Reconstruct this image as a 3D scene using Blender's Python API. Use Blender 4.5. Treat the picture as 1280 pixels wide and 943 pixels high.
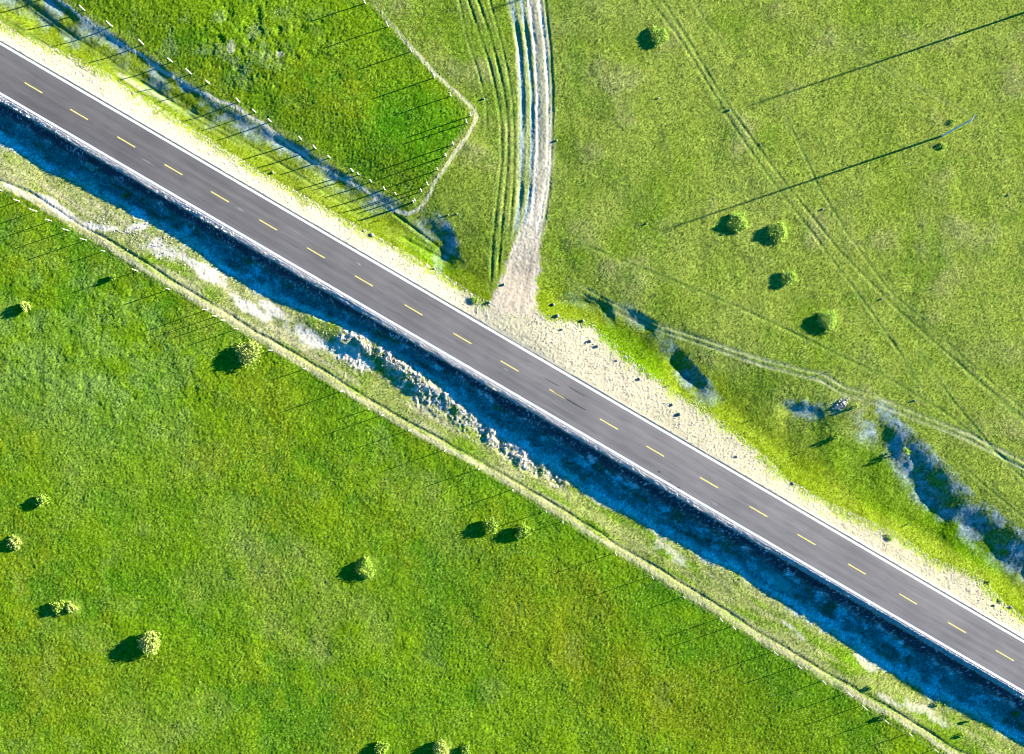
import bpy, math, random
import numpy as np
from mathutils import Vector

for o in list(bpy.data.objects):
    bpy.data.objects.remove(o)
scene = bpy.context.scene

# ------------------------------------------------------------------ camera
S = 7.0                      # photo pixels per metre at road level
CX, CY = 640.0, 471.5        # photo centre
H = (640 / S) / 0.75         # drone height (about 122 m)
cam_d = bpy.data.cameras.new('camera')
cam = bpy.data.objects.new('camera', cam_d)
scene.collection.objects.link(cam)
cam.location = (0, 0, H)
cam.rotation_euler = (0, 0, 0)
cam_d.sensor_fit = 'HORIZONTAL'
cam_d.angle = 2 * math.atan(0.75)
cam_d.clip_start = 0.5
cam_d.clip_end = 9000
scene.camera = cam
scene.render.resolution_x = 1024
scene.render.resolution_y = 754

# ------------------------------------------------------------------ sky and sun
SUN_EL = math.radians(8.75)
SUN_AZ = math.radians(18.7)              # from +X towards +Y
world = bpy.data.worlds.new('World')
scene.world = world
world.use_nodes = True
nt = world.node_tree
nt.nodes.clear()
wo = nt.nodes.new('ShaderNodeOutputWorld')
bg = nt.nodes.new('ShaderNodeBackground')
sky = nt.nodes.new('ShaderNodeTexSky')
sky.sky_type = 'NISHITA'
sky.sun_disc = False
sky.sun_elevation = SUN_EL
sky.sun_rotation = math.pi / 2 - SUN_AZ
sky.altitude = 1500
sky.air_density = 1.0
sky.dust_density = 0.3
sky.ozone_density = 4.0
bg.inputs['Strength'].default_value = 0.058
hs = nt.nodes.new('ShaderNodeHueSaturation')
hs.inputs['Saturation'].default_value = 1.4
nt.links.new(sky.outputs[0], hs.inputs['Color'])
nt.links.new(hs.outputs[0], bg.inputs['Color'])
nt.links.new(bg.outputs[0], wo.inputs['Surface'])

sun_d = bpy.data.lights.new('sun', 'SUN')
sun_d.energy = 5.0
sun_d.angle = math.radians(0.5)
sun_d.color = (1.0, 0.93, 0.82)
sun = bpy.data.objects.new('sun', sun_d)
scene.collection.objects.link(sun)
sd = Vector((math.cos(SUN_EL) * math.cos(SUN_AZ), math.cos(SUN_EL) * math.sin(SUN_AZ), math.sin(SUN_EL)))
sun.rotation_euler = sd.to_track_quat('Z', 'Y').to_euler()
sun.location = sd * 200

vs = scene.view_settings
vs.view_transform = 'Standard'
vs.look = 'None'
vs.exposure = 2.85
vs.gamma = 1.0
scene.cycles.filter_width = 1.1
vs.use_curve_mapping = False

# ------------------------------------------------------------------ helpers
col = scene.collection
rng = np.random.default_rng(11)
random.seed(4)
TAB = rng.random((512, 512)).astype(np.float32)


def vnoise(x, y, seed=0):
    x = x + seed * 37.17; y = y + seed * 91.3
    xi = np.floor(x).astype(np.int64); yi = np.floor(y).astype(np.int64)
    fx = (x - xi); fy = (y - yi)
    fx = fx * fx * fx * (fx * (fx * 6 - 15) + 10); fy = fy * fy * fy * (fy * (fy * 6 - 15) + 10)
    a = TAB[yi & 511, xi & 511]; b = TAB[yi & 511, (xi + 1) & 511]
    c = TAB[(yi + 1) & 511, xi & 511]; d = TAB[(yi + 1) & 511, (xi + 1) & 511]
    return (a * (1 - fx) + b * fx) * (1 - fy) + (c * (1 - fx) + d * fx) * fy - 0.5


def fbm(x, y, scale, octv=4, seed=0, gain=0.5):
    """roughly -1..1 ; scale = metres of the largest feature"""
    ca, sa = math.cos(0.6), math.sin(0.6)
    x = x / scale; y = y / scale
    out = 0; amp = 1.0; tot = 0
    for k in range(octv):
        out = out + amp * vnoise(x, y, seed + k * 7)
        tot += amp * 0.5; amp *= gain
        x, y = (ca * x - sa * y) * 2.03, (sa * x + ca * y) * 2.03
    return out / tot


def sstep(a, b, v):
    t = np.clip((v - a) / (b - a), 0, 1)
    return t * t * (3 - 2 * t)


def lerp(a, b, t):
    return a + (b - a) * t


def polydist(px, py, pts, signed=False):
    """distance in photo pixels to a polyline; sign + on its right hand when walking in y-down photo space"""
    best = np.full(px.shape, 1e9); sg = np.zeros(px.shape); tt = np.zeros(px.shape)
    acc = 0.0
    for (x0, y0), (x1, y1) in zip(pts[:-1], pts[1:]):
        dx, dy = x1 - x0, y1 - y0
        L = math.hypot(dx, dy)
        t = np.clip(((px - x0) * dx + (py - y0) * dy) / (L * L), 0, 1)
        ex = px - (x0 + t * dx); ey = py - (y0 + t * dy)
        d2 = ex * ex + ey * ey
        m = d2 < best
        best = np.where(m, d2, best)
        sg = np.where(m, np.sign(dx * ey - dy * ex), sg)
        tt = np.where(m, acc + t * L, tt)
        acc += L
    d = np.sqrt(best)
    return (d * sg if signed else d), tt, acc


def endfade(px, py, pts, r):
    (x0, y0), (x1, y1) = pts[0], pts[-1]
    L = math.hypot(x1 - x0, y1 - y0); dx, dy = (x1 - x0) / L, (y1 - y0) / L
    u = (px - x0) * dx + (py - y0) * dy
    r = min(r, L * 0.45)
    return sstep(0, r, u) * sstep(0, r, L - u)


def inpoly(px, py, pts):
    r = np.zeros(px.shape, bool)
    n = len(pts)
    for i in range(n):
        x0, y0 = pts[i]; x1, y1 = pts[(i + 1) % n]
        if y0 == y1: continue
        c = ((y0 > py) != (y1 > py)) & (px < (x1 - x0) * (py - y0) / (y1 - y0) + x0)
        r ^= c
    return r


def blob(px, py, cx, cy, rx, ry, deg, wob):
    a = math.radians(deg)
    u = (px - cx) * math.cos(a) + (py - cy) * math.sin(a)
    v = -(px - cx) * math.sin(a) + (py - cy) * math.cos(a)
    q = np.sqrt((u / rx) ** 2 + (v / ry) ** 2)
    return 1 - sstep(0.55, 1.15, q + wob)


# road frame, in photo pixels: centre line y = 459.6 + 0.5845 (x - 640)
RS = 0.5845
rn = math.hypot(1, RS)
RT = (1 / rn, RS / rn)       # along, towards lower right
RNv = (-RS / rn, 1 / rn)     # across, towards lower left


def road_sd(px, py):
    ex = px - 640.0; ey = py - 459.6
    return (ex * RT[0] + ey * RT[1]), (ex * RNv[0] + ey * RNv[1]) / S     # s in px, d in m


def s_of_x(x):
    return (np.asarray(x, float) - 640.0) * rn


# tables read from the photograph
SH_X = [-400, 0, 51, 97, 178, 254, 320, 370, 412, 445, 485, 540, 575, 602, 640, 704, 783, 882, 960, 1044, 1110, 1214, 1265, 1700]
SH_W = [60, 62, 60, 63, 56, 52, 60, 59, 53, 46, 39, 41, 46, 51, 62, 71, 73, 69, 65, 67, 73, 76, 69, 70]
GV_X = [-400, 0, 60, 100, 200, 300, 409, 498, 575, 620, 690, 724, 755, 803, 856, 915, 960, 1011, 1087, 1138, 1189, 1230, 1280, 1700]
GV_W = [20, 19, 29, 33, 27, 22, 25, 28, 24, 40, 75, 66, 58, 52, 50, 38, 22, 24, 35, 30, 42, 26, 20, 24]

PATH_L = [(-300, 60), (-60, 198), (0, 232), (33, 245), (99, 286), (163, 324), (211, 355), (265, 386), (320, 421), (396, 465), (457, 503),
          (513, 536), (597, 580), (640, 605), (709, 648), (767, 684), (803, 706), (864, 744), (960, 803), (1026, 843), (1110, 891), (1189, 940), (1260, 975), (1500, 1115)]
SC1 = [(-100, -110), (20, -40), (62, -8), (100, 17), (140, 41), (180, 64), (215, 88), (255, 115), (285, 134), (330, 158), (380, 184), (420, 208), (470, 238), (517, 260)]
PATH_U = [(-100, -105), (30, -32), (70, -4), (100, 22), (140, 47), (180, 72), (215, 96), (250, 116), (290, 132), (330, 156), (362, 182), (395, 205), (425, 222), (455, 236), (485, 262), (510, 268), (521, 262)]
PATH_V = [(440, -30), (465, 4), (500, 42), (540, 88), (575, 122), (592, 136), (596, 147), (585, 168), (562, 202), (542, 232), (530, 255), (521, 264)]
FIELD_U = [(-400, -330), (60, -18), (105, 14), (140, 36), (180, 60), (216, 82), (258, 108), (300, 132), (340, 155), (380, 178), (415, 200), (445, 218), (482, 240), (514, 254),
           (530, 236), (546, 212), (566, 180), (590, 146), (565, 118), (540, 92), (512, 60), (482, 28), (450, -8), (400, -70), (100, -400)]
TRACKMAIN = [(652, -120), (667, 0), (676, 60), (680, 120), (678, 180), (674, 235), (668, 275), (658, 310), (648, 345), (645, 385), (652, 420)]
RUTS = [  # (points, half width px, depth m, pale amount)
    ([(650, -120), (661, 0), (669, 60), (672, 120), (672, 180), (669, 235), (664, 280)], 2.6, 0.09, 1.0),
    ([(662, -120), (674, 0), (682, 60), (686, 120), (686, 180), (683, 235), (672, 285)], 3.0, 0.09, 1.0),
    ([(630, -120), (640, 0), (649, 60), (653, 120), (653, 190), (650, 250), (645, 290)], 3.2, 0.24, 0.2),
    ([(644, -120), (652, 0), (660, 60), (665, 120), (665, 190), (662, 240), (656, 280)], 2.8, 0.24, 0.2),
    ([(628, -90), (634, 0), (645, 60), (648, 120), (648, 190), (646, 250), (640, 300)], 1.6, 0.0, 0.75),
    ([(640, -90), (647, 0), (655, 60), (659, 120), (659, 190), (656, 250), (650, 300)], 1.8, 0.0, 0.8),
]
RUTS2 = [  # grassy ruts and old wheel marks
    ([(570, -60), (585, 0), (598, 40), (612, 80), (620, 115), (626, 150), (627, 200), (622, 245), (616, 300), (613, 360)], 1.7, 0.16),
    ([(580, -60), (597, 0), (611, 40), (622, 80), (630, 115), (635, 160), (634, 210), (629, 260), (624, 320), (622, 350)], 1.7, 0.18),
    ([(672, -60), (681, 0), (688, 60), (691, 120), (690, 180), (687, 235), (679, 290)], 1.6, 0.13),
    ([(600, -60), (612, 0), (623, 40), (634, 85), (641, 130), (643, 180), (641, 240), (636, 300)], 1.4, 0.14),
    ([(560, -40), (575, 5), (586, 55), (598, 90), (608, 130), (609, 170)], 1.4, 0.10),
    ([(780, -70), (828, 0), (861, 52), (894, 107), (928, 158), (960, 201), (986, 235), (1049, 314), (1123, 388), (1209, 464), (1300, 540)], 1.6, 0.09),
    ([(760, -70), (812, 0), (838, 33), (861, 66), (892, 117), (920, 163), (956, 214), (978, 243), (1036, 319), (1082, 380), (1118, 432), (1150, 480)], 1.6, 0.09),
    ([(985, 150), (1024, 235), (1062, 296), (1110, 362), (1160, 405), (1230, 470), (1300, 530)], 1.3, 0.06),
    ([(722, 303), (737, 309), (793, 332), (844, 352), (920, 383), (985, 413), (1062, 451), (1102, 468), (1180, 515), (1290, 600)], 1.6, 0.08),
    ([(1150, 440), (1190, 500), (1240, 560), (1310, 630)], 1.8, 0.08),
    ([(1185, 440), (1225, 480), (1300, 545)], 1.6, 0.07),
    ([(1010, 30), (1080, 70), (1140, 105), (1215, 145)], 1.2, 0.03),
    ([(1200, 580), (1240, 615), (1320, 680)], 1.6, 0.07),
    ([(860, -10), (885, 30), (905, 55)], 1.2, 0.06),
    ([(30, 0), (60, 22), (95, 48), (130, 70), (165, 95), (205, 120), (245, 150), (300, 180)], 1.6, 0.16),
    ([(150, 88), (180, 106), (215, 128), (260, 150), (330, 193), (400, 236), (460, 275)], 1.6, 0.14),
    ([(475, 255), (520, 288), (560, 318), (580, 330)], 2.0, 0.22),
    ([(490, 290), (530, 312), (568, 332)], 2.0, 0.20),
    ([(0, 20), (40, 45), (110, 92), (145, 118)], 1.4, 0.12),
]
PALE2 = [  # pale double track on the right
    [(715, 352), (755, 374), (790, 392), (828, 408), (869, 421), (915, 437), (960, 452), (1031, 469), (1057, 485), (1092, 495), (1143, 516), (1214, 544), (1280, 578), (1420, 640)],
    [(712, 359), (752, 381), (788, 399), (828, 415), (869, 428), (915, 444), (958, 459), (1028, 477), (1054, 493), (1090, 503), (1141, 523), (1212, 551), (1278, 585), (1420, 650)],
]
SCARPS = [  # points (walking to the right), drop m, ramp px, recovery px, silt amount
    (SC1, 0.24, 13, 16, 1.0),
    ([(-60, -60), (30, -8), (70, 18), (120, 48), (165, 78), (215, 105), (270, 138), (300, 160)], 0.30, 18, 26, 0.6),
    ([(395, 205), (430, 225), (470, 250), (500, 262)], 0.26, 10, 16, 0.6),
    ([(525, 254), (545, 260), (562, 276), (574, 298), (582, 326), (584, 350)], 0.44, 30, 60, 0.9),
    ([(690, 366), (730, 369), (752, 376)], 0.20, 10, 16, 0.2),
    ([(738, 368), (760, 375), (772, 392), (778, 408)], 0.22, 12, 18, 0.3),
    ([(772, 372), (795, 386), (815, 398), (832, 406)], 0.30, 15, 22, 0.5),
    ([(812, 396), (832, 402), (845, 425), (868, 455), (890, 480), (915, 505)], 0.34, 22, 40, 0.85),
    ([(965, 498), (1000, 500), (1045, 500)], 0.33, 17, 24, 0.9),
    ([(1080, 488), (1108, 502), (1136, 526), (1160, 552), (1190, 588), (1225, 622), (1262, 650), (1310, 685), (1400, 745)], 0.80, 50, 90, 1.0),
]
BARE = [  # pale bare patches: cx, cy, rx, ry, degrees
    (75, 262, 32, 6, 34), (130, 285, 34, 6, 10), (172, 285, 18, 7, -12), (208, 313, 30, 12, 20), (262, 343, 26, 9, 32), (240, 330, 20, 7, 30),
    (310, 384, 26, 7, 33), (345, 390, 24, 5, 33), (395, 425, 36, 10, 30), (20, 238, 26, 4, 30), (440, 445, 34, 9, 30),
    (1140, 882, 14, 7, 35), (1110, 875, 16, 3, 30), (990, 785, 16, 3, 35), (1000, 795, 10, 3, 35), (1050, 505, 16, 9, -30),
    (745, 622, 18, 5, 40), (840, 690, 24, 9, 35), (975, 730, 30, 8, 35), (1080, 825, 26, 8, 35), (1165, 895, 30, 6, 35),
    (170, 107, 26, 3, 33), (200, 122, 18, 3, 33), (350, 68, 7, 5, 0), (288, 60, 5, 9, 0),
]
RUBBLE = [(440, 437, 26, 13, 35), (455, 430, 18, 6, 50), (487, 448, 20, 7, 38), (510, 470, 30, 9, 35), (545, 495, 34, 11, 33), (585, 520, 34, 10, 35), (622, 552, 30, 8, 38),
          (655, 572, 26, 9, 38), (692, 594, 20, 6, 38)]


def height(px, py):
    s, d = road_sd(px, py)
    xr = s / rn + 640.0
    w1 = fbm(px / S, py / S, 6, 3, 3)
    w2 = fbm(px / S, py / S, 1.9, 3, 5)
    # ---- lower left side
    dE = 4.0 + np.interp(xr, SH_X, SH_W) * 0.863 / S
    zE = -0.10 - (dE - 5.0) / 4.9
    zS = -0.10 - (4.0 + np.interp(xr, [-400, 320, 700, 1700], [58, 60, 70, 73]) * 0.863 / S - 5.0) / 4.9 + 0.05 * w1
    zE = zE + 0.07 * w1 + 0.035 * w2
    crest = 5.0 + 0.15 * fbm(px / S, py / S, 1.5, 2, 9)
    z = np.where(d < 4.05, -0.12, -0.025)
    z = lerp(z, -0.10, sstep(4.15, 4.9, d))
    bed = -2.15 + 0.20 * w1
    z = lerp(z, bed, np.clip((d - crest) / 2.7, 0, 1))
    z = lerp(z, zE, sstep(0, 1, (d - (dE - 3.0)) / 3.2))
    zl = lerp(z, zS + 0.1, sstep(dE, dE + 4.5, d))
    for (cx, cy, rx, ry, dg) in RUBBLE:
        zl = zl + (0.03 + 0.10 * w1 + 0.13 * w2) * blob(px, py, cx, cy, rx * 1.3, ry * 1.8, dg, 0.4 * w1)
    zl = zl + np.where(d > 30, (d - 30) * -0.004, 0)
    # ---- upper right side
    u = -d
    wg = np.interp(xr, GV_X, GV_W) * 0.863 / S
    wg = np.clip(wg, 2.4, 7.5)
    zu = np.where(u < 4.05, -0.12, -0.025)
    zu = lerp(zu, -1.0 - 0.1 * w1, np.clip((u - 4.3) / (wg * 1.15), 0, 1))
    zu = lerp(zu, -1.35, sstep(0, 1, (u - 4.3 - wg) / 4.0))
    zu = lerp(zu, -0.7, sstep(10, 26, u))
    z = np.where(d > 0, zl, zu)
    # junction: the dirt track climbs onto the road
    jd, _, _ = polydist(px, py, TRACKMAIN)
    zz = lerp(-0.06, -0.85, sstep(4.2, 17, u))
    z = np.where(d < 0, lerp(zz, z, sstep(14, 100, jd)), z)
    z = np.where(np.abs(d) < 4.1, -0.15, z)
    off = np.abs(d) > 4.6
    # low earth bank along the cattle path
    pdist, _, _ = polydist(px, py, PATH_L, signed=True)
    z = z + (0.035 + 0.03 * w1) * np.exp(-((pdist - 1) / 6.0) ** 2) - (0.09 + 0.06 * w1) * np.exp(-((pdist + 5.5 + 2 * w1) / 1.6) ** 2)
    # hollows with a steep sunward bank
    for pts, D, ramp, rec, silt in SCARPS:
        q, t, L = polydist(px, py, pts, signed=True)
        q = q + (3.0 if ramp < 12 else 4.5) * w1
        fade = endfade(px, py, pts, 60 if ramp > 20 else 22)
        g = sstep(0, ramp, q) * np.exp(-np.clip(q - ramp, 0, None) / rec)
        z = z - np.where(off, D * g * fade * (0.85 + (0.8 if ramp < 40 else 0.25) * w1), 0)
    for pts, hw, dep, pale in RUTS:
        q, t, L = polydist(px, py, pts)
        z = z - np.where(off, dep * 0.62 * (0.8 + 1.1 * w1) * np.exp(-(q / (hw * 0.9)) ** 2) * sstep(0, 60, L - t), 0)
    for pts, hw, dep in RUTS2:
        q, t, L = polydist(px, py, pts, signed=True)
        m = (0.55 + 0.5 * w1) * sstep(0, 25, L - t) * sstep(0, 25, t)
        z = z + np.where(off, -dep * 0.75 * np.clip(m, 0, 2) * (np.exp(-(q / hw) ** 2) - 0.25 * np.exp(-((q - 3) / hw) ** 2)), 0)
    for pts in PALE2:
        q, t, L = polydist(px, py, pts)
        z = z - 0.05 * (0.7 + w1) * np.exp(-(q / 1.6) ** 2) * sstep(0, 30, t)
    return z


# ------------------------------------------------------------------ terrain grid
def axis(half, step):
    n = int(half / step)
    a = [i * step for i in range(n + 1)]
    st = step
    while a[-1] < 3200:
        st *= 1.07
        a.append(a[-1] + st)
    a = np.array(a)
    return np.concatenate([-a[:0:-1], a])


STEP = 0.175
ax = axis(99.0, STEP); ay = axis(74.0, STEP)
X, Y = np.meshgrid(ax, ay)
X = X.copy(); Y = Y.copy()
inner = (np.abs(X) < 99) & (np.abs(Y) < 74)
X = X + np.where(inner, (rng.random(X.shape) - 0.5) * STEP * 0.5, 0)
Y = Y + np.where(inner, (rng.random(X.shape) - 0.5) * STEP * 0.5, 0)


def proj(x, y, z):
    k = H / (H - z)
    return CX + x * k * S, CY - y * k * S


PX, PY = proj(X, Y, -1.1)
Z = height(PX, PY)
PX, PY = proj(X, Y, Z)
Z = height(PX, PY)
PX, PY = proj(X, Y, Z)
sR, dR = road_sd(PX, PY)
XR = sR / rn + 640.0
uR = -dR
far = sstep(120, 400, np.hypot(X, Y))

# warped photo coordinates for the cover masks
n1 = fbm(X, Y, 3.0, 4, 21); n2 = fbm(X, Y, 3.0, 4, 22)
n3 = fbm(X, Y, 14.0, 4, 31); n4 = fbm(X, Y, 1.1, 3, 41); n5 = fbm(X, Y, 0.42, 2, 51)
n6 = fbm(X, Y, 30.0, 4, 61); n7 = fbm(X, Y, 7.0, 4, 71); n8 = fbm(X, Y, 5.0, 4, 81)
WN = rng.random(X.shape).astype(np.float32) - 0.5
WN2 = rng.random(X.shape).astype(np.float32) - 0.5
WX = PX + 5 * n1 + 1.5 * n5; WY = PY + 5 * n2 + 1.5 * n4


def C3(r, g, b):
    return np.array([r, g, b], np.float32)


def mixc(c, t, newc):
    t = np.clip(t, 0, 1)[..., None]
    return c * (1 - t) + newc * t


pl, _, _ = polydist(WX * 0.4 + PX * 0.6, WY * 0.4 + PY * 0.6, PATH_L, signed=True)
lushL = sstep(3, 8, pl)
fu = inpoly(WX * 0.5 + PX * 0.5, WY * 0.5 + PY * 0.5, FIELD_U).astype(float)
lush = np.clip(lushL + fu, 0, 1)

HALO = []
# grass cover: dry olive sward as the base
c = np.empty(X.shape + (3,), np.float32)
c[:] = C3(0.200, 0.270, 0.040)
c = mixc(c, sstep(-0.1, 0.6, n3), C3(0.120, 0.215, 0.012))
c = mixc(c, sstep(0.05, 0.7, n7) * 0.75, C3(0.235, 0.262, 0.090))
c = mixc(c, sstep(0.1, 0.6, n8) * 0.5, C3(0.105, 0.200, 0.016))
c = mixc(c, sstep(0.2, 0.7, n6) * 0.4, C3(0.200, 0.265, 0.030))
c = mixc(c, sstep(0.0, 0.5, fbm(X, Y, 9, 4, 151)) * 0.45, C3(0.150, 0.235, 0.018))
c = mixc(c, sstep(0.1, 0.6, fbm(X, Y, 20, 4, 152)) * 0.45, C3(0.215, 0.270, 0.060))
c = mixc(c, sstep(0.62, 0.72, fbm(X, Y, 1.6, 2, 153)) * 0.6, C3(0.07, 0.11, 0.03))
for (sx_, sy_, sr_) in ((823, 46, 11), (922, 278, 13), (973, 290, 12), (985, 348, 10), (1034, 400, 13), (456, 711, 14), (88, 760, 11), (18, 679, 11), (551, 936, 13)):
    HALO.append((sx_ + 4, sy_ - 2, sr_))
# strip between the ditch and the cattle path, and the verge grass
strip = ((dR > 8) & (pl < 5)).astype(float) * (1 - far)
c = mixc(c, strip * 0.75, C3(0.265, 0.315, 0.085))
c = mixc(c, strip * sstep(-0.05, 0.45, n7) * 0.85, C3(0.155, 0.275, 0.010))
along = fbm(sR / 60.0, dR * 1.1, 1.0, 4, 141)
c = mixc(c, strip * sstep(-0.02, 0.45, along) * 0.6 * (1 - sstep(640, 800, XR) * 0.5), C3(0.47, 0.44, 0.26))
c = mixc(c, strip * sstep(0.05, 0.4, -along) * 0.75 * sstep(500, 800, XR), C3(0.125, 0.260, 0.006))
c = mixc(c, strip * blob(PX, PY, 230, 320, 300, 26, 30, 0.5 * n7 + 0.4 * n1) * 0.2, C3(0.50, 0.46, 0.30))
wg = np.interp(XR, GV_X, GV_W) * 0.863 / S
verge = sstep(0, 1, (uR - 3.6 - wg)) * (1 - sstep(4, 9.5 + 2.5 * n3, uR - 4 - wg)) * (PX < 1400)
c = mixc(c, verge * 0.8, C3(0.150, 0.225, 0.006))
bank = 0.8 * blob(PX, PY, 1105, 605, 110, 34, 34, 0.3 * n3) + blob(PX, PY, 1215, 680, 70, 20, 38, 0.3 * n3) + blob(PX, PY, 790, 440, 62, 24, 35, 0.3 * n3) + blob(PX, PY, 540, 318, 50, 16, 32, 0.3 * n3)
c = mixc(c, bank * 0.85, C3(0.105, 0.225, 0.002))
# lush meadow
lu = np.empty_like(c); lu[:] = C3(0.122, 0.240, 0.006)
lu = mixc(lu, sstep(-0.05, 0.5, n6) * 0.8, C3(0.140, 0.245, 0.006))
lu = mixc(lu, sstep(0.0, 0.5, n3) * 0.7, C3(0.150, 0.225, 0.008))
lu = mixc(lu, sstep(0.05, 0.5, -n7 - 0.3 * n6) * 0.85, C3(0.065, 0.185, 0.006))
lu = mixc(lu, sstep(0.1, 0.5, fbm(X, Y, 2.2, 3, 131) + 0.5 * n3) * 0.5, C3(0.075, 0.185, 0.010))
for (cx, cy, rx, ry, dg, cc_, am) in [
        (640, 560, 120, 60, 35, C3(0.050, 0.165, 0.004), 0.6), (440, 530, 60, 40, 30, C3(0.055, 0.175, 0.006), 0.4), (560, 720, 110, 60, 20, C3(0.060, 0.165, 0.010), 0.45),
        (260, 700, 60, 70, 80, C3(0.055, 0.19, 0.003), 0.45), (890, 810, 110, 40, 33, C3(0.050, 0.160, 0.006), 0.65), (1000, 900, 80, 40, 33, C3(0.060, 0.16, 0.006), 0.5),
        (340, 715, 80, 50, 50, C3(0.175, 0.245, 0.045), 0.5), (270, 570, 45, 30, 0, C3(0.175, 0.235, 0.020), 0.4), (530, 640, 60, 30, 40, C3(0.170, 0.235, 0.040), 0.4),
        (200, 905, 60, 30, 0, C3(0.170, 0.245, 0.045), 0.5), (90, 850, 90, 50, 10, C3(0.165, 0.230, 0.008), 0.5), (110, 800, 30, 20, 0, C3(0.160, 0.24, 0.05), 0.45),
        (430, 770, 70, 30, 30, C3(0.160, 0.230, 0.030), 0.3), (720, 790, 110, 50, 35, C3(0.165, 0.205, 0.008), 0.6), (840, 880, 120, 40, 20, C3(0.150, 0.205, 0.006), 0.5),
        (60, 500, 120, 60, 20, C3(0.150, 0.270, 0.050), 0.4), (140, 600, 140, 50, 30, C3(0.150, 0.250, 0.010), 0.4), (330, 500, 80, 40, 30, C3(0.150, 0.225, 0.006), 0.4)]:
    lu = mixc(lu, blob(PX, PY, cx, cy, rx * 1.5, ry * 1.5, dg, 0.8 * n3 + 0.5 * n7) * np.clip(am * (0.85 + 0.9 * n8 + 0.6 * n1), 0, 1), cc_)
lu = mixc(lu, sstep(0.25, 0.75, n8) * 0.40, C3(0.160, 0.245, 0.045))
nwl = blob(PX, PY, 90, 420, 230, 130, 20, 0.4 * n3)
lu = mixc(lu, nwl * sstep(-0.1, 0.5, n1) * 0.40 * lushL, C3(0.160, 0.285, 0.060))
c = mixc(c, lush, lu)
c = mixc(c, fu * blob(PX, PY, 520, 170, 80, 60, 30, 0.4 * n3) * 0.6, C3(0.045, 0.195, 0.003))
c = mixc(c, fu * blob(PX, PY, 300, 60, 110, 60, 0, 0.4 * n3) * sstep(0.1, 0.5, n1) * 0.5, C3(0.20, 0.28, 0.12))
# tuft scale variation
c = c * (1 + 0.13 * n4 + 0.13 * n5)[..., None]
c = mixc(c, sstep(0.30, 0.48, WN + 0.15 * n1) * 0.35, C3(0.26, 0.36, 0.06))
c = mixc(c, sstep(0.38, 0.5, -WN + 0.25 * n4 + 0.2 * n1) * 0.6, C3(0.030, 0.09, 0.012))

c = c * np.array([0.85, 0.79, 0.74], np.float32) * (1 + 0.95 * WN)[..., None]
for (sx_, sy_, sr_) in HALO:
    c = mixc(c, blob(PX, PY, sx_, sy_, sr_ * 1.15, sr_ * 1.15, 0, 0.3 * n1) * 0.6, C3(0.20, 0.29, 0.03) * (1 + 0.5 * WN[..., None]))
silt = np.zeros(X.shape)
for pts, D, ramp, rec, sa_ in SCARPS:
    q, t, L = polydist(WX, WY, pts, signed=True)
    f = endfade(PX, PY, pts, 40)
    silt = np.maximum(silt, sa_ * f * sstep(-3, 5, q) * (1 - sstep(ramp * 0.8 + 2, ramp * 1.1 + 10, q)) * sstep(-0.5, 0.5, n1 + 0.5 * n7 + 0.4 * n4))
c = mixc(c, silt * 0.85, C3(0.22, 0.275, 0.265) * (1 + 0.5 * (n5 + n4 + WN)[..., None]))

# the shaded ditch bed: dark weeds, grey silt and pale stones
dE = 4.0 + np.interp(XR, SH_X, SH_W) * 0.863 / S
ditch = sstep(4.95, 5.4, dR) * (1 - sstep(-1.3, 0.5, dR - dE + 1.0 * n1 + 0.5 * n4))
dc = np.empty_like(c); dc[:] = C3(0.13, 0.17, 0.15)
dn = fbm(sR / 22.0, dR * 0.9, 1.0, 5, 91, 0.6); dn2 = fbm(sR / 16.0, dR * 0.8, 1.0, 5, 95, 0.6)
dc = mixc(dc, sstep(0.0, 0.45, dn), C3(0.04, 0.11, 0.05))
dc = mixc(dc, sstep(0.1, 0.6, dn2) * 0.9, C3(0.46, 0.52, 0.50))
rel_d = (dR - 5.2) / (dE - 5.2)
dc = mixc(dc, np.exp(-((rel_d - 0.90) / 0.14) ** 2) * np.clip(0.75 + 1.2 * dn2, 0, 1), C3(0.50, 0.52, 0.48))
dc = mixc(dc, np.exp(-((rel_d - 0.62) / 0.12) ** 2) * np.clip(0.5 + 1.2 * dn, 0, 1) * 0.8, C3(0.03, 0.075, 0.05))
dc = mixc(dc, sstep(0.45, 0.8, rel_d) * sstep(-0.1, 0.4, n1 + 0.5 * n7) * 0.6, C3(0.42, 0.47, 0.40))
dc = mixc(dc, 1 - sstep(0.12, 0.36, rel_d + 0.12 * dn2), C3(0.030, 0.042, 0.055))  # shade of the steep embankment slope, painted into its soil colour
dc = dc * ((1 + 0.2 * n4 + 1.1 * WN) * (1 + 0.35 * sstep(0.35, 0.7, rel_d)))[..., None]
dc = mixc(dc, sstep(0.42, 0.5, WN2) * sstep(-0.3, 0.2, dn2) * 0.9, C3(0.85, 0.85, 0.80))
c = mixc(c, ditch, dc)

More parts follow.
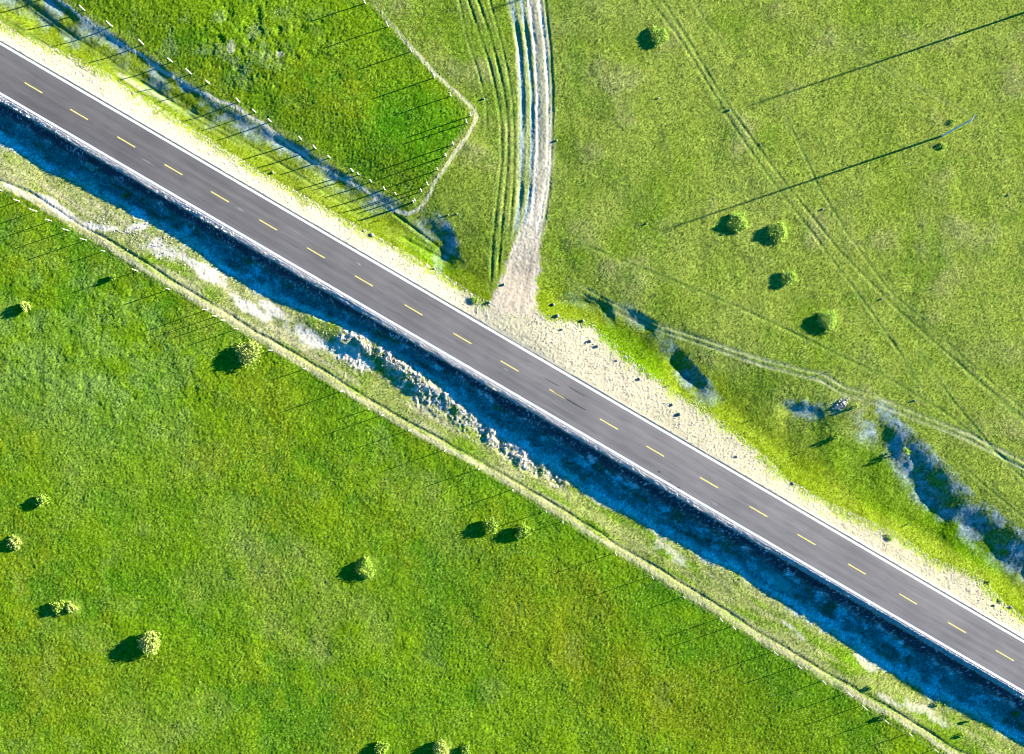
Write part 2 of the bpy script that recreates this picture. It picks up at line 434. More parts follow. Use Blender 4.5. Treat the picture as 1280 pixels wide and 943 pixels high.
# bare patches, cattle paths, tracks
wob = 0.7 * n1 + 0.4 * n4 + 0.1 * n7
bare = np.zeros(X.shape)
for (cx, cy, rx, ry, dg) in BARE:
    bare = np.maximum(bare, blob(PX, PY, cx, cy, rx, ry, dg, wob))
rub = np.zeros(X.shape)
for (cx, cy, rx, ry, dg) in RUBBLE:
    rub = np.maximum(rub, blob(PX, PY, cx, cy, rx * 1.4, ry * 1.9, dg, wob))
cream = C3(0.60, 0.54, 0.40)
c = mixc(c, bare * (0.95 - 0.45 * sstep(600, 720, XR)) * (1 - 0.6 * (uR > 0)), cream * (1 + 0.2 * n5[..., None]))
c = mixc(c, rub * 0.85 * sstep(-0.45, 0.35, n5 + n4 * 0.8 + n1 * 0.6), C3(0.44, 0.385, 0.33) * (1 + 0.45 * n5[..., None]))
pw = np.abs(pl - 0.5)
pathL = (1 - sstep(1.6, 4.8, pw + 1.3 * n4 + 1.0 * n7)) * (1 - far)
c = mixc(c, pathL * (0.66 + 0.45 * n7 + 0.3 * n1), C3(0.43, 0.40, 0.21) * (1 + 0.15 * n5[..., None]))
c = mixc(c, np.exp(-((pl + 6) / 1.2) ** 2) * 0.45 * (1 - far), C3(0.12, 0.12, 0.06))
qU, tU, _ = polydist(WX * 0.5 + PX * 0.5, WY * 0.5 + PY * 0.5, PATH_U)
pathU = (1 - sstep(1.2, 2.8, qU)) * (1 - far)
c = mixc(c, pathU * 0.85, C3(0.50, 0.47, 0.34))
qV, tV, _ = polydist(WX * 0.4 + PX * 0.6, WY * 0.4 + PY * 0.6, PATH_V)
pathV = (1 - sstep(1.4, 3.2, qV)) * (1 - far)
c = mixc(c, pathV * sstep(80, 210, tV + 60) * 0.8, C3(0.48, 0.45, 0.25))
# dirt track and junction apron
wt = np.interp(PY, [-200, 0, 60, 120, 200, 235, 280, 305, 340, 385, 470], [13, 11, 12, 12, 12, 12, 16, 17, 18, 30, 60])
tc = np.interp(PY, [-200, 0, 60, 120, 180, 235, 275, 310, 345, 385, 420], [640, 668, 676, 680, 679, 675, 668, 657, 650, 640, 650])
tmask = (1 - sstep(-2.5, 2.5, np.abs(WX * 0.6 + PX * 0.4 - tc) - wt + sstep(280, 340, PY) * (7 * n1 + 5 * n4 + 4 * WN))) * (uR > 4.1) * (PY > -400)
inruts = (PY < 270)
tcol = np.empty_like(c); tcol[:] = C3(0.44, 0.385, 0.275)
fan = sstep(285, 350, PY)
tcol = mixc(tcol, fan * 0.75, C3(0.34, 0.285, 0.205))
streak = fbm((PX - tc) / 3.2, PY / 40.0, 1.0, 3, 161)
tcol = mixc(tcol, sstep(0.0, 0.5, streak) * 0.5, C3(0.25, 0.205, 0.15))
tcol = mixc(tcol, sstep(0.1, 0.6, -streak) * 0.4, C3(0.50, 0.45, 0.35))
tcol = tcol * (1 + 0.18 * n4 + 0.18 * n5)[..., None]
midgrass = tmask * inruts
tcol = mixc(tcol, inruts * (0.75 - 0.7 * sstep(150, 260, PY)), C3(0.21, 0.225, 0.13) * (1 + 0.4 * n5[..., None]))
c = mixc(c, tmask, tcol)
rutm = np.zeros(X.shape)
for pts, hw, dep, pale in RUTS:
    q, t, L = polydist(WX * 0.15 + PX * 0.85, WY * 0.15 + PY * 0.85, pts)
    m = 1 - sstep(hw * 0.6, hw * 1.15, q)
    rutm = np.maximum(rutm, m)
    if pale > 0.5:
        c = mixc(c, m * pale * np.clip(0.85 + 0.7 * n1 + 0.5 * n4, 0.3, 1), C3(0.55, 0.49, 0.38) if pale > 0.9 else C3(0.33, 0.34, 0.16))
    else:
        c = mixc(c, m * np.clip(0.75 + 0.8 * n1, 0, 1), C3(0.24, 0.30, 0.27))
for pts, hw, dep in RUTS2:
    q, t, L = polydist(WX * 0.3 + PX * 0.7, WY * 0.3 + PY * 0.7, pts)
    c = mixc(c, (1 - sstep(hw * 0.5, hw * 1.6, q)) * np.clip(0.5 + 0.6 * n1, 0, 0.8), C3(0.085, 0.150, 0.022))
    c = mixc(c, np.exp(-((np.abs(q) - hw * 2.4) / 1.2) ** 2) * 0.22, C3(0.30, 0.31, 0.10))
for pts in PALE2:
    q, t, L = polydist(WX * 0.3 + PX * 0.7, WY * 0.3 + PY * 0.7, pts)
    c = mixc(c, (1 - sstep(1.2, 3.0, q)) * 0.6 * sstep(0, 40, t) * (0.7 + 0.9 * n1), C3(0.33, 0.335, 0.17))
    c = mixc(c, np.exp(-((q - 3.6) / 1.0) ** 2) * 0.3, C3(0.10, 0.16, 0.05))
# gravel verges on both sides of the carriageway
gedge = uR - 3.8 - wg + 0.9 * n1 + 0.45 * n4 + 0.3 * n5 + 0.9 * WN
grav = (uR > 3.9) * (1 - sstep(-0.35, 0.15, gedge))
gthin = sstep(-2.2, 0.2, gedge)
gc = np.empty_like(c); gc[:] = C3(0.41, 0.37, 0.24)
gc = gc * (1 - 0.16 * sstep(560, 900, XR))[..., None]
gc = mixc(gc, sstep(0.0, 0.6, n7 + 0.5 * n1) * 0.5, C3(0.31, 0.26, 0.18))
gc = gc * (1 + 0.14 * n4 + 0.12 * n5 + 0.2 * n7)[..., None]
gc = mixc(gc, sstep(-0.1, 0.45, n5 + 0.6 * n4) * gthin * 0.6, C3(0.20, 0.25, 0.05))
gc = mixc(gc, sstep(0.3, 0.6, -n5) * 0.35, C3(0.26, 0.24, 0.20))
c = mixc(c, grav, gc)
c = mixc(c, np.exp(-((uR - 4.35) / 0.22) ** 2) * 0.5, C3(0.30, 0.29, 0.26))
gl = (dR > 3.9) * (1 - sstep(5.0, 5.25, dR + 0.2 * n5))
c = mixc(c, gl, C3(0.34, 0.325, 0.31) * (1 + 0.3 * n5[..., None]))
c = c * (1 + 0.25 * WN * (1 - np.clip(lush + verge, 0, 1)))[..., None]
c = np.clip(c, 0.003, 0.85)

# ---- fine relief
tuft = 0.5 + 0.5 * lush
rough_grass = 0.012 * n4 + 0.014 * n5 + 0.022 * fbm(X, Y, 2.6, 2, 101) + 0.012 * fbm(X, Y, 0.34, 1, 107) + 0.062 * WN2
rough_rock = 0.008 * n4 + 0.010 * n5 + 0.070 * WN2
softmask = np.clip(pathL * 0.6 + pathV + pathU + rutm + tmask * 0.7 + bare * 0.5, 0, 1)
hummock = np.clip(fbm(X, Y, 1.7, 3, 111), 0.0, 1) * blob(PX, PY, 330, 60, 90, 70, 0, 0.4 * n3) * 0.20 + np.clip(fbm(X, Y, 2.2, 3, 112) + 0.0, 0, 1) * nwl * lushL * 0.11
hard = np.clip(grav + gl, 0, 1)
rel = lerp(rough_grass * lerp(0.60, 0.98, lush), rough_rock * 0.8, np.clip(softmask, 0, 1))
rel = lerp(rel, rough_rock, hard) + rub * 0.09 * (n4 + n5) - hummock + ditch * (0.05 * n4 + 0.16 * sstep(0.55, 0.95, (dR - 5.2) / (dE - 5.2)) * np.clip(n1 + n4, -0.3, 1)) + silt * 0.02 * n4
rel = rel * (1 - 0.45 * np.clip(silt, 0, 1))
rel = rel + (1 - far) * 0.10 * (1 - hard) * n7 * (1 - tmask)
rel = np.where(np.abs(dR) < 4.05, np.minimum(rel, 0) * 0.2 - 0.02, rel)
rel = np.where((np.abs(dR) >= 4.05) & (np.abs(dR) < 4.8), rel * 0.3, rel)
Z = Z + rel * (1 - far)


def ground_z(x, y):
    x = float(x); y = float(y)
    i = int(np.clip(np.searchsorted(ax, x) - 1, 0, len(ax) - 2)); j = int(np.clip(np.searchsorted(ay, y) - 1, 0, len(ay) - 2))
    fx = (x - ax[i]) / (ax[i + 1] - ax[i]); fy = (y - ay[j]) / (ay[j + 1] - ay[j])
    return float((Z[j, i] * (1 - fx) + Z[j, i + 1] * fx) * (1 - fy) + (Z[j + 1, i] * (1 - fx) + Z[j + 1, i + 1] * fx) * fy)


def at(px, py):
    """ground point seen at a photo pixel"""
    z = -1.0
    for _ in range(4):
        k = (H - z) / H
        x = (px - CX) / S * k; y = -(py - CY) / S * k
        z = ground_z(x, y)
    return Vector((x, y, z))


# ------------------------------------------------------------------ materials
def new_mat(name):
    m = bpy.data.materials.new(name)
    m.use_nodes = True
    b = m.node_tree.nodes['Principled BSDF']
    b.inputs['Roughness'].default_value = 0.9
    if 'Specular IOR Level' in b.inputs: b.inputs['Specular IOR Level'].default_value = 0.15
    return m, m.node_tree, b


def noise_mat(name, c1, c2, scale, rough=0.9, bump=0.0, detail=6, spec=0.15, objvar=0.0):
    m, t, b = new_mat(name)
    tc_ = t.nodes.new('ShaderNodeTexCoord')
    n = t.nodes.new('ShaderNodeTexNoise'); n.inputs['Scale'].default_value = scale; n.inputs['Detail'].default_value = detail
    t.links.new(tc_.outputs['Object'], n.inputs['Vector'])
    r = t.nodes.new('ShaderNodeValToRGB')
    r.color_ramp.elements[0].position = 0.32; r.color_ramp.elements[1].position = 0.68
    r.color_ramp.elements[0].color = (*c1, 1); r.color_ramp.elements[1].color = (*c2, 1)
    t.links.new(n.outputs['Fac'], r.inputs['Fac'])
    t.links.new(r.outputs['Color'], b.inputs['Base Color'])
    b.inputs['Roughness'].default_value = rough
    b.inputs['Specular IOR Level'].default_value = spec
    if bump:
        bp = t.nodes.new('ShaderNodeBump'); bp.inputs['Strength'].default_value = bump; bp.inputs['Distance'].default_value = 0.02
        t.links.new(n.outputs['Fac'], bp.inputs['Height']); t.links.new(bp.outputs[0], b.inputs['Normal'])
    return m


def terrain_mat():
    m, t, b = new_mat('terrain_cover')
    a = t.nodes.new('ShaderNodeAttribute'); a.attribute_name = 'cover'
    g = t.nodes.new('ShaderNodeNewGeometry')
    n = t.nodes.new('ShaderNodeTexNoise'); n.inputs['Scale'].default_value = 13.0; n.inputs['Detail'].default_value = 3; n.inputs['Roughness'].default_value = 0.7
    t.links.new(g.outputs['Position'], n.inputs['Vector'])
    mr = t.nodes.new('ShaderNodeMapRange')
    mr.inputs['From Min'].default_value = 0.25; mr.inputs['From Max'].default_value = 0.75
    mr.inputs['To Min'].default_value = 0.62; mr.inputs['To Max'].default_value = 1.38
    t.links.new(n.outputs['Fac'], mr.inputs['Value'])
    mul = t.nodes.new('ShaderNodeVectorMath'); mul.operation = 'MULTIPLY'
    t.links.new(a.outputs['Color'], mul.inputs[0]); t.links.new(mr.outputs[0], mul.inputs[1])
    t.links.new(mul.outputs[0], b.inputs['Base Color'])
    bp = t.nodes.new('ShaderNodeBump'); bp.inputs['Strength'].default_value = 0.25; bp.inputs['Distance'].default_value = 0.03
    t.links.new(n.outputs['Fac'], bp.inputs['Height']); t.links.new(bp.outputs[0], b.inputs['Normal'])
    b.inputs['Roughness'].default_value = 1.0
    b.inputs['Specular IOR Level'].default_value = 0.0
    return m


M_TER = terrain_mat()
M_CONC = noise_mat('weathered_concrete', (0.42, 0.41, 0.38), (0.68, 0.66, 0.60), 5, 0.9, 0.2)
M_STEEL = noise_mat('galvanised_wire', (0.10, 0.10, 0.09), (0.18, 0.17, 0.15), 8, 0.7, 0, spec=0.5)
M_PORC = noise_mat('porcelain', (0.62, 0.60, 0.56), (0.75, 0.73, 0.70), 8, 0.3, 0, spec=0.5)
M_CABLE = noise_mat('cable', (0.10, 0.10, 0.10), (0.16, 0.16, 0.16), 8, 0.6)
M_WOOD = noise_mat('weathered_wood', (0.12, 0.09, 0.06), (0.24, 0.19, 0.13), 9, 0.9, 0.3)
M_ROCK = noise_mat('grey_rock', (0.09, 0.088, 0.08), (0.27, 0.255, 0.23), 3, 0.95, 0.5)
M_PEB = noise_mat('pale_stone', (0.24, 0.215, 0.17), (0.60, 0.55, 0.45), 1.3, 0.95)
M_LEAF_D = noise_mat('dark_green_leaves', (0.09, 0.20, 0.01), (0.60, 0.76, 0.16), 6, 0.7)
M_LEAF_M = noise_mat('fresh_green_leaves', (0.08, 0.19, 0.01), (0.50, 0.66, 0.10), 6, 0.7)
M_LEAF_P = noise_mat('pale_dry_leaves', (0.18, 0.26, 0.03), (0.62, 0.68, 0.20), 6, 0.8)
for lm in (M_LEAF_D, M_LEAF_M, M_LEAF_P):
    t_ = lm.node_tree; b_ = t_.nodes['Principled BSDF']; o_ = t_.nodes['Material Output']
    tr = t_.nodes.new('ShaderNodeBsdfTranslucent'); mx = t_.nodes.new('ShaderNodeMixShader'); mx.inputs[0].default_value = 0.4
    t_.links.new(b_.inputs['Base Color'].links[0].from_socket, tr.inputs['Color'])
    t_.links.new(b_.outputs[0], mx.inputs[1]); t_.links.new(tr.outputs[0], mx.inputs[2]); t_.links.new(mx.outputs[0], o_.inputs['Surface'])
M_STEM = noise_mat('woody_stem', (0.10, 0.075, 0.045), (0.2, 0.16, 0.1), 9, 0.9)
M_WHITE = noise_mat('white_road_paint', (0.70, 0.70, 0.67), (0.84, 0.84, 0.82), 4, 0.7)
M_YELLOW = noise_mat('yellow_road_paint', (0.66, 0.50, 0.08), (0.86, 0.72, 0.24), 3, 0.7)
M_TYRE = noise_mat('rubber_mark', (0.035, 0.035, 0.036), (0.07, 0.07, 0.07), 5, 0.8)
M_PATCH = noise_mat('dusty_asphalt', (0.19, 0.18, 0.17), (0.24, 0.225, 0.21), 3, 0.9)


def asphalt_mat():
    m, t, b = new_mat('asphalt')
    tc_ = t.nodes.new('ShaderNodeTexCoord')
    def nz(sx, sy, sc, det=4):
        mp = t.nodes.new('ShaderNodeMapping'); mp.inputs['Scale'].default_value = (sx, sy, 1)
        n = t.nodes.new('ShaderNodeTexNoise'); n.inputs['Scale'].default_value = sc; n.inputs['Detail'].default_value = det
        t.links.new(tc_.outputs['Object'], mp.inputs[0]); t.links.new(mp.outputs[0], n.inputs['Vector'])
        return n
    n1_ = nz(0.03, 1.0, 1.3, 5); n2_ = nz(1, 1, 0.12, 5); n3_ = nz(1, 1, 9, 4); n4_ = nz(0.08, 1, 3.2, 3)
    def mix(a, fac_node, colr, lo, hi, amt):
        r = t.nodes.new('ShaderNodeMapRange'); r.inputs['From Min'].default_value = lo; r.inputs['From Max'].default_value = hi; r.inputs['To Max'].default_value = amt
        t.links.new(fac_node.outputs['Fac'], r.inputs['Value'])
        x = t.nodes.new('ShaderNodeMix'); x.data_type = 'RGBA'
        t.links.new(r.outputs[0], x.inputs['Factor'])
        if isinstance(a, tuple): x.inputs[6].default_value = a
        else: t.links.new(a, x.inputs[6])
        x.inputs[7].default_value = colr
        return x.outputs[2]
    a = (0.188, 0.170, 0.153, 1)
    a = mix(a, n2_, (0.146, 0.132, 0.121, 1), 0.4, 0.62, 0.9)
    a = mix(a, n1_, (0.212, 0.192, 0.172, 1), 0.45, 0.75, 0.8)
    a = mix(a, n4_, (0.115, 0.105, 0.1, 1), 0.5, 0.75, 0.6)
    a = mix(a, n3_, (0.20, 0.185, 0.18, 1), 0.45, 0.8, 0.6)
    sep = t.nodes.new('ShaderNodeSeparateXYZ'); t.links.new(tc_.outputs['Object'], sep.inputs[0])
    ab = t.nodes.new('ShaderNodeMath'); ab.operation = 'ABSOLUTE'; t.links.new(sep.outputs['Y'], ab.inputs[0])
    n5_ = nz(0.12, 1, 0.9, 6)
    ad = t.nodes.new('ShaderNodeMath'); ad.operation = 'MULTIPLY_ADD'; ad.inputs[1].default_value = 1.4
    t.links.new(n5_.outputs['Fac'], ad.inputs[0]); t.links.new(ab.outputs[0], ad.inputs[2])
    dv = t.nodes.new('ShaderNodeMath'); dv.operation = 'DIVIDE'; dv.inputs[1].default_value = 5.2
    t.links.new(ad.outputs[0], dv.inputs[0])
    wr = t.nodes.new('ShaderNodeValToRGB')          # worn wheel paths, dusty centre and edges
    els = wr.color_ramp.elements
    els[0].position = 0.0; els[0].color = (1, 1, 1, 1)
    els[1].position = 1.0; els[1].color = (1, 0.99, 0.97, 1)
    for ps, vl in ((0.28, 0.84), (0.42, 0.97), (0.56, 0.82), (0.74, 0.93)):
        e_ = els.new(ps); e_.color = (vl, vl, vl, 1)
    t.links.new(dv.outputs[0], wr.inputs['Fac'])
    ml = t.nodes.new('ShaderNodeVectorMath'); ml.operation = 'MULTIPLY'
    t.links.new(a, ml.inputs[0]); t.links.new(wr.outputs['Color'], ml.inputs[1]); a = ml.outputs[0]
    gx = t.nodes.new('ShaderNodeMapRange')          # vignette-like brightness painted into the colour, lighter towards the lower right
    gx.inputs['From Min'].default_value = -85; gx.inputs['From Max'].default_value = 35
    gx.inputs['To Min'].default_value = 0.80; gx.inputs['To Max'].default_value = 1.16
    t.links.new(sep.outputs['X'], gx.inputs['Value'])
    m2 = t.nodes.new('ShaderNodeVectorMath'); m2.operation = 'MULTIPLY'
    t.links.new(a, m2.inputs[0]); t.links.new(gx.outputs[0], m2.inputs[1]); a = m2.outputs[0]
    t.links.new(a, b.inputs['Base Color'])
    b.inputs['Roughness'].default_value = 0.95; b.inputs['Specular IOR Level'].default_value = 0.05
    return m


M_ASPH = asphalt_mat()


# ------------------------------------------------------------------ mesh building
def mesh_np(name, V, F, mat, nper=4):
    me = bpy.data.meshes.new(name)
    V = np.asarray(V, np.float32).reshape(-1, 3); F = np.asarray(F, np.int32).reshape(-1, nper)
    me.vertices.add(len(V)); me.vertices.foreach_set('co', V.ravel())
    me.loops.add(F.size); me.loops.foreach_set('vertex_index', F.ravel())
    me.polygons.add(len(F)); me.polygons.foreach_set('loop_start', np.arange(0, F.size, nper, dtype=np.int32))
    me.update(calc_edges=True)
    me.materials.append(mat)
    return me


def add(name, me, parent=None, label=None, cat=None, group=None, kind=None, loc=None):
    o = bpy.data.objects.new(name, me); col.objects.link(o)
    if parent is not None: o.parent = parent
    if loc is not None: o.location = loc
    if label: o['label'] = label
    if cat: o['category'] = cat
    if group: o['group'] = group
    if kind: o['kind'] = kind
    return o


class MB:
    def __init__(self): self.v = []; self.f = []
    def tube(self, pts, rad, n=8, cap=True):
        base = len(self.v); pts = [Vector(p) for p in pts]
        if not hasattr(rad, '__len__'): rad = [rad] * len(pts)
        for i, p in enumerate(pts):
            t = (pts[min(i + 1, len(pts) - 1)] - pts[max(i - 1, 0)]).normalized()
            a = t.orthogonal().normalized() if abs(t.z) > 0.9 else Vector((0, 0, 1)).cross(t).normalized()
            b = t.cross(a)
            for k in range(n):
                an = 2 * math.pi * k / n
                self.v.append(p + rad[i] * (math.cos(an) * a + math.sin(an) * b))
        for i in range(len(pts) - 1):
            for k in range(n):
                k2 = (k + 1) % n
                self.f.append((base + i * n + k, base + i * n + k2, base + (i + 1) * n + k2, base + (i + 1) * n + k))
        if cap:
            self.f.append(tuple(base + k for k in range(n))[::-1])
            self.f.append(tuple(base + (len(pts) - 1) * n + k for k in range(n)))
        return self
    def box(self, c, sz, top=1.0):
        cx, cy, cz = c; x, y, z = [q / 2 for q in sz]; b = len(self.v)
        for dz, k in ((-z, 1.0), (z, top)):
            for dx, dy in ((-x, -y), (x, -y), (x, y), (-x, y)):
                self.v.append(Vector((cx + dx * k, cy + dy * k, cz + dz)))
        for f in ((3, 2, 1, 0), (4, 5, 6, 7), (0, 1, 5, 4), (1, 2, 6, 5), (2, 3, 7, 6), (3, 0, 4, 7)):
            self.f.append(tuple(b + q for q in f))
        return self
    def mesh(self, name, mat):
        me = bpy.data.meshes.new(name); me.from_pydata([tuple(p) for p in self.v], [], self.f); me.update(); me.materials.append(mat)
        return me


# ------------------------------------------------------------------ terrain objects (one seamless sheet, split by kind of ground)
ny, nx = X.shape
idx = np.arange(nx * ny, dtype=np.int32).reshape(ny, nx)
FQ = np.stack([idx[:-1, :-1], idx[:-1, 1:], idx[1:, 1:], idx[1:, :-1]], -1).reshape(-1, 4)
VV = np.stack([X, Y, Z], -1).reshape(-1, 3).astype(np.float32)
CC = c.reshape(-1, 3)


def fc(a):
    return a[:-1, :-1].reshape(-1)


cls = np.zeros(len(FQ), np.int8)
cls[fc(ditch) > 0.5] = 1
cls[(fc(pathL) > 0.5) & (fc(far) < 0.5)] = 2
cls[(fc(pathU) > 0.5) & (fc(far) < 0.5)] = 3
cls[(fc(pathV) > 0.5) & (fc(far) < 0.5)] = 3
cls[fc(tmask) > 0.5] = 4
cls[(fc(grav) > 0.5) & (fc(tmask) < 0.5)] = 5
cls[(fc(gl.astype(float)) > 0.5)] = 6
for k, nm in enumerate(['ground', 'ditch', 'cattle_path', 'footpath', 'dirt_track', 'gravel_verge', 'gravel_shoulder']):
    F = FQ[cls == k]
    if len(F) == 0: continue
    used, inv = np.unique(F.ravel(), return_inverse=True)
    me = mesh_np(nm, VV[used], inv.reshape(-1, 4), M_TER)
    at_ = me.attributes.new('cover', 'FLOAT_COLOR', 'POINT')
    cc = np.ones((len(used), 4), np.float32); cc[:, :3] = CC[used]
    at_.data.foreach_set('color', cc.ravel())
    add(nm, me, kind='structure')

# ------------------------------------------------------------------ road
ang = math.atan2(-RS, 1.0)
rc = Vector((0, -(459.6 - CY) / S, 0))
road_me = MB()
secs = [-2600, -1200, -600, -300] + list(range(-200, 201, 10)) + [300, 600, 1200, 2600]
prof = [(-4.12, -0.5), (-4.12, -0.012), (0, 0.03), (4.12, -0.012), (4.12, -0.5)]
for sx in secs:
    for (yy, zz) in prof: road_me.v.append(Vector((sx, yy, zz)))
for i in range(len(secs) - 1):
    for k in range(4):
        a = i * 5 + k
        road_me.f.append((a, a + 5, a + 6, a + 1))
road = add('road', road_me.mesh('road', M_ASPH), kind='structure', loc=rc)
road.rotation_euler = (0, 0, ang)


def rz(y): return 0.03 - 0.042 * abs(y) / 4.12


def strip_mesh(name, x0, x1, yc, w, mat, dz=0.004, n=1, jag=0.0, taper=0.0):
    mb = MB()
    for i in range(n + 1):
        x = x0 + (x1 - x0) * i / n
        ww = w * (1 - taper * abs(2 * i / n - 1))
        j0, j1 = (random.uniform(-jag, jag), random.uniform(-jag, jag))
        mb.v.append(Vector((x, yc - ww / 2 + j0, rz(yc - ww / 2) + dz))); mb.v.append(Vector((x, yc + ww / 2 + j1, rz(yc + ww / 2) + dz)))
        if i: a = 2 * i - 2; mb.f.append((a, a + 2, a + 3, a + 1))
    return mb.mesh(name, mat)


for yc in (-3.86, 3.86):
    add('edge_line', strip_mesh('edge_line', -700, 700, yc, 0.40, M_WHITE, n=2800, jag=0.014), parent=road)
DASH = [42, 99, 158, 217, 275, 335, 395, 455, 517, 578, 637, 698, 761, 819, 886, 948, 1008, 1071, 1135, 1196, 1256]
dl = [s_of_x(x) / S for x in DASH]
dl = [dl[0] - 10 * k for k in range(6, 0, -1)] + dl + [dl[-1] + 10 * k for k in range(1, 7)]
for sx in dl:
    add('centre_dash', strip_mesh('centre_dash', sx - 1.85, sx + 1.85, 0.0, 0.19, M_YELLOW, n=6, jag=0.012), parent=road)
# tyre marks and dusty spots on the carriageway
for (px_, py_, ln, w, m_) in [(712, 501, 6.5, 0.22, M_TYRE), (722, 490, 3.5, 0.12, M_TYRE), (690, 478, 3.0, 0.12, M_TYRE), (824, 590, 0.5, 0.3, M_TYRE),
                              (848, 610, 0.5, 0.3, M_TYRE), (838, 602, 0.35, 0.22, M_TYRE), (370, 290, 4.5, 0.14, M_PATCH), (893, 630, 1.6, 0.6, M_PATCH),
                              (185, 203, 2.6, 0.3, M_PATCH), (448, 330, 1.2, 0.4, M_PATCH), (300, 262, 2.2, 0.4, M_PATCH), (632, 462, 1.0, 0.4, M_PATCH)]:
    s_, d_ = road_sd(px_, py_)
    add('tyre_mark' if m_ is M_TYRE else 'dust_stain', strip_mesh('road_mark', s_ / S - ln / 2, s_ / S + ln / 2, -d_, w, m_, dz=0.008, n=10, jag=w * 0.2, taper=0.7), parent=road)

# ------------------------------------------------------------------ fences
def make_post_mesh(h, seed):
    r = random.Random(seed)
    mb = MB().box((0, 0, h / 2 - 0.15), (0.11, 0.10, h + 0.3), 0.8)
    mb.box((0, 0, h + 0.012), (0.09, 0.08, 0.03), 0.5)
    return mb.mesh('post', M_CONC)


POSTM = [make_post_mesh(h, i) for i, h in enumerate((1.6, 1.85, 1.35, 1.0))]


def fence(pts, label, seed, hs_=None, thick=1.0):
    r = random.Random(seed)
    base = [at(CX + (x - CX) * 0.993, CY + (y - CY) * 0.993) for x, y in pts]
    root = add('post_and_wire_fence', None, label=label, cat='fence', loc=base[0])
    tops = []
    for i, b in enumerate(base):
        k = r.choice([0, 0, 1, 1, 1, 2, 3]) if hs_ is None else hs_[i % len(hs_)]
        o = add('post', POSTM[k], parent=root, loc=b - base[0])
        o.rotation_euler = (r.uniform(-0.05, 0.05), r.uniform(-0.05, 0.05), r.uniform(0, 0.6) - 0.5)
        o.scale = (thick, thick, 1)
    for hgt in (0.35, 0.7, 1.05, 1.4):
        mb = MB(); line = []
        for a, b in zip(base[:-1], base[1:]):
            for q in range(4):
                t = q / 4
                p = a.lerp(b, t); p.z = p.z + hgt - 0.08 * 4 * t * (1 - t)
                line.append(p - base[0])
        line.append(base[-1] + Vector((0, 0, hgt)) - base[0])
        mb.tube(line, 0.0025, 4)
        add('wire', mb.mesh('wire', M_STEEL), parent=root)
    return root


fence([(-70, 192), (-46, 208), (-24, 222), (-2, 237), (20, 250), (42, 263), (60.5, 275), (82, 287), (104, 299), (127, 313), (169, 338), (209, 361), (256, 387), (268, 395), (278, 400),
       (295, 411), (338, 438), (380, 461), (427, 489), (460, 512), (478, 519), (512, 538), (556, 563), 
       (599, 587), (641, 613), (683, 640), (704, 653), (770, 693), (816, 722), (856, 748), (902, 775), (918, 785), 
       (970, 817), (1000, 835), (1031, 854), (1063, 869), (1081, 885), (1108, 902), (1140, 920), (1172, 940), (1205, 958), (1240, 978)],
      'long post and wire fence beside the pale cattle path, below the shaded ditch', 3)
fence([(-10, -52), (28, -32), (66, -12), (102, 10), (137, 30.5), (176, 53), (212.5, 75), (236, 90), (259, 102), (296.5, 125), (317, 138), (336.5, 150), (375, 173), (393, 184), (411, 195.5), (440, 213), (447, 217), (463, 226), (480, 235.5),
       (494, 242), (516, 252)], 'post and wire fence along the blue hollow, road side of the lush triangular field', 5, thick=1.5)
fence([(396, -62), (426, -31), (455, 1), (484, 30.5), (513, 62), (542, 95), (563, 118), (588, 143), (583, 152), (566, 179), (557, 193.5), (546.5, 211), (534, 230), (526, 238), (518, 250)],
      'post and wire fence round the pointed corner of the lush field, rutted track side', 8, thick=1.5)

# ------------------------------------------------------------------ power poles and cables
def make_pole(b, label, h, line_dir, group=None):
    root = add('utility_pole', None, label=label, cat='utility pole', loc=b, group=group)
    add('shaft', MB().tube([(0, 0, -0.5), (0, 0, h * 0.5), (0, 0, h)], [0.20, 0.165, 0.125], 14).mesh('shaft', M_CONC), parent=root)
    c_ = Vector((-line_dir.y, line_dir.x, 0)).normalized()
    e = MB()
    e.tube([c_ * -0.85 + Vector((0.13, 0, h - 0.35)), c_ * 0.85 + Vector((0.13, 0, h - 0.35))], 0.045, 6)
    add('crossarm', e.mesh('crossarm', M_CONC), parent=root)
    for k in (-0.75, 0.0, 0.75):
        p = c_ * k + Vector((0.13 if k else 0, 0, h - 0.30 if k else h))
        add('insulator', MB().tube([p, p + Vector((0, 0, .06)), p + Vector((0, 0, .08)), p + Vector((0, 0, .16)), p + Vector((0, 0, .18)), p + Vector((0, 0, .26))],
                                   [0.03, 0.03, 0.075, 0.07, 0.05, 0.03], 10).mesh('insulator', M_PORC), parent=root)
    add('brace', MB().tube([c_ * -0.5 + Vector((0.12, 0, h - 0.36)), Vector((0.12, 0, h - 0.9))], 0.02, 5).mesh('brace', M_STEEL), parent=root)
    add('brace', MB().tube([c_ * 0.5 + Vector((0.12, 0, h - 0.36)), Vector((0.12, 0, h - 0.9))], 0.02, 5).mesh('brace', M_STEEL), parent=root)
    return root


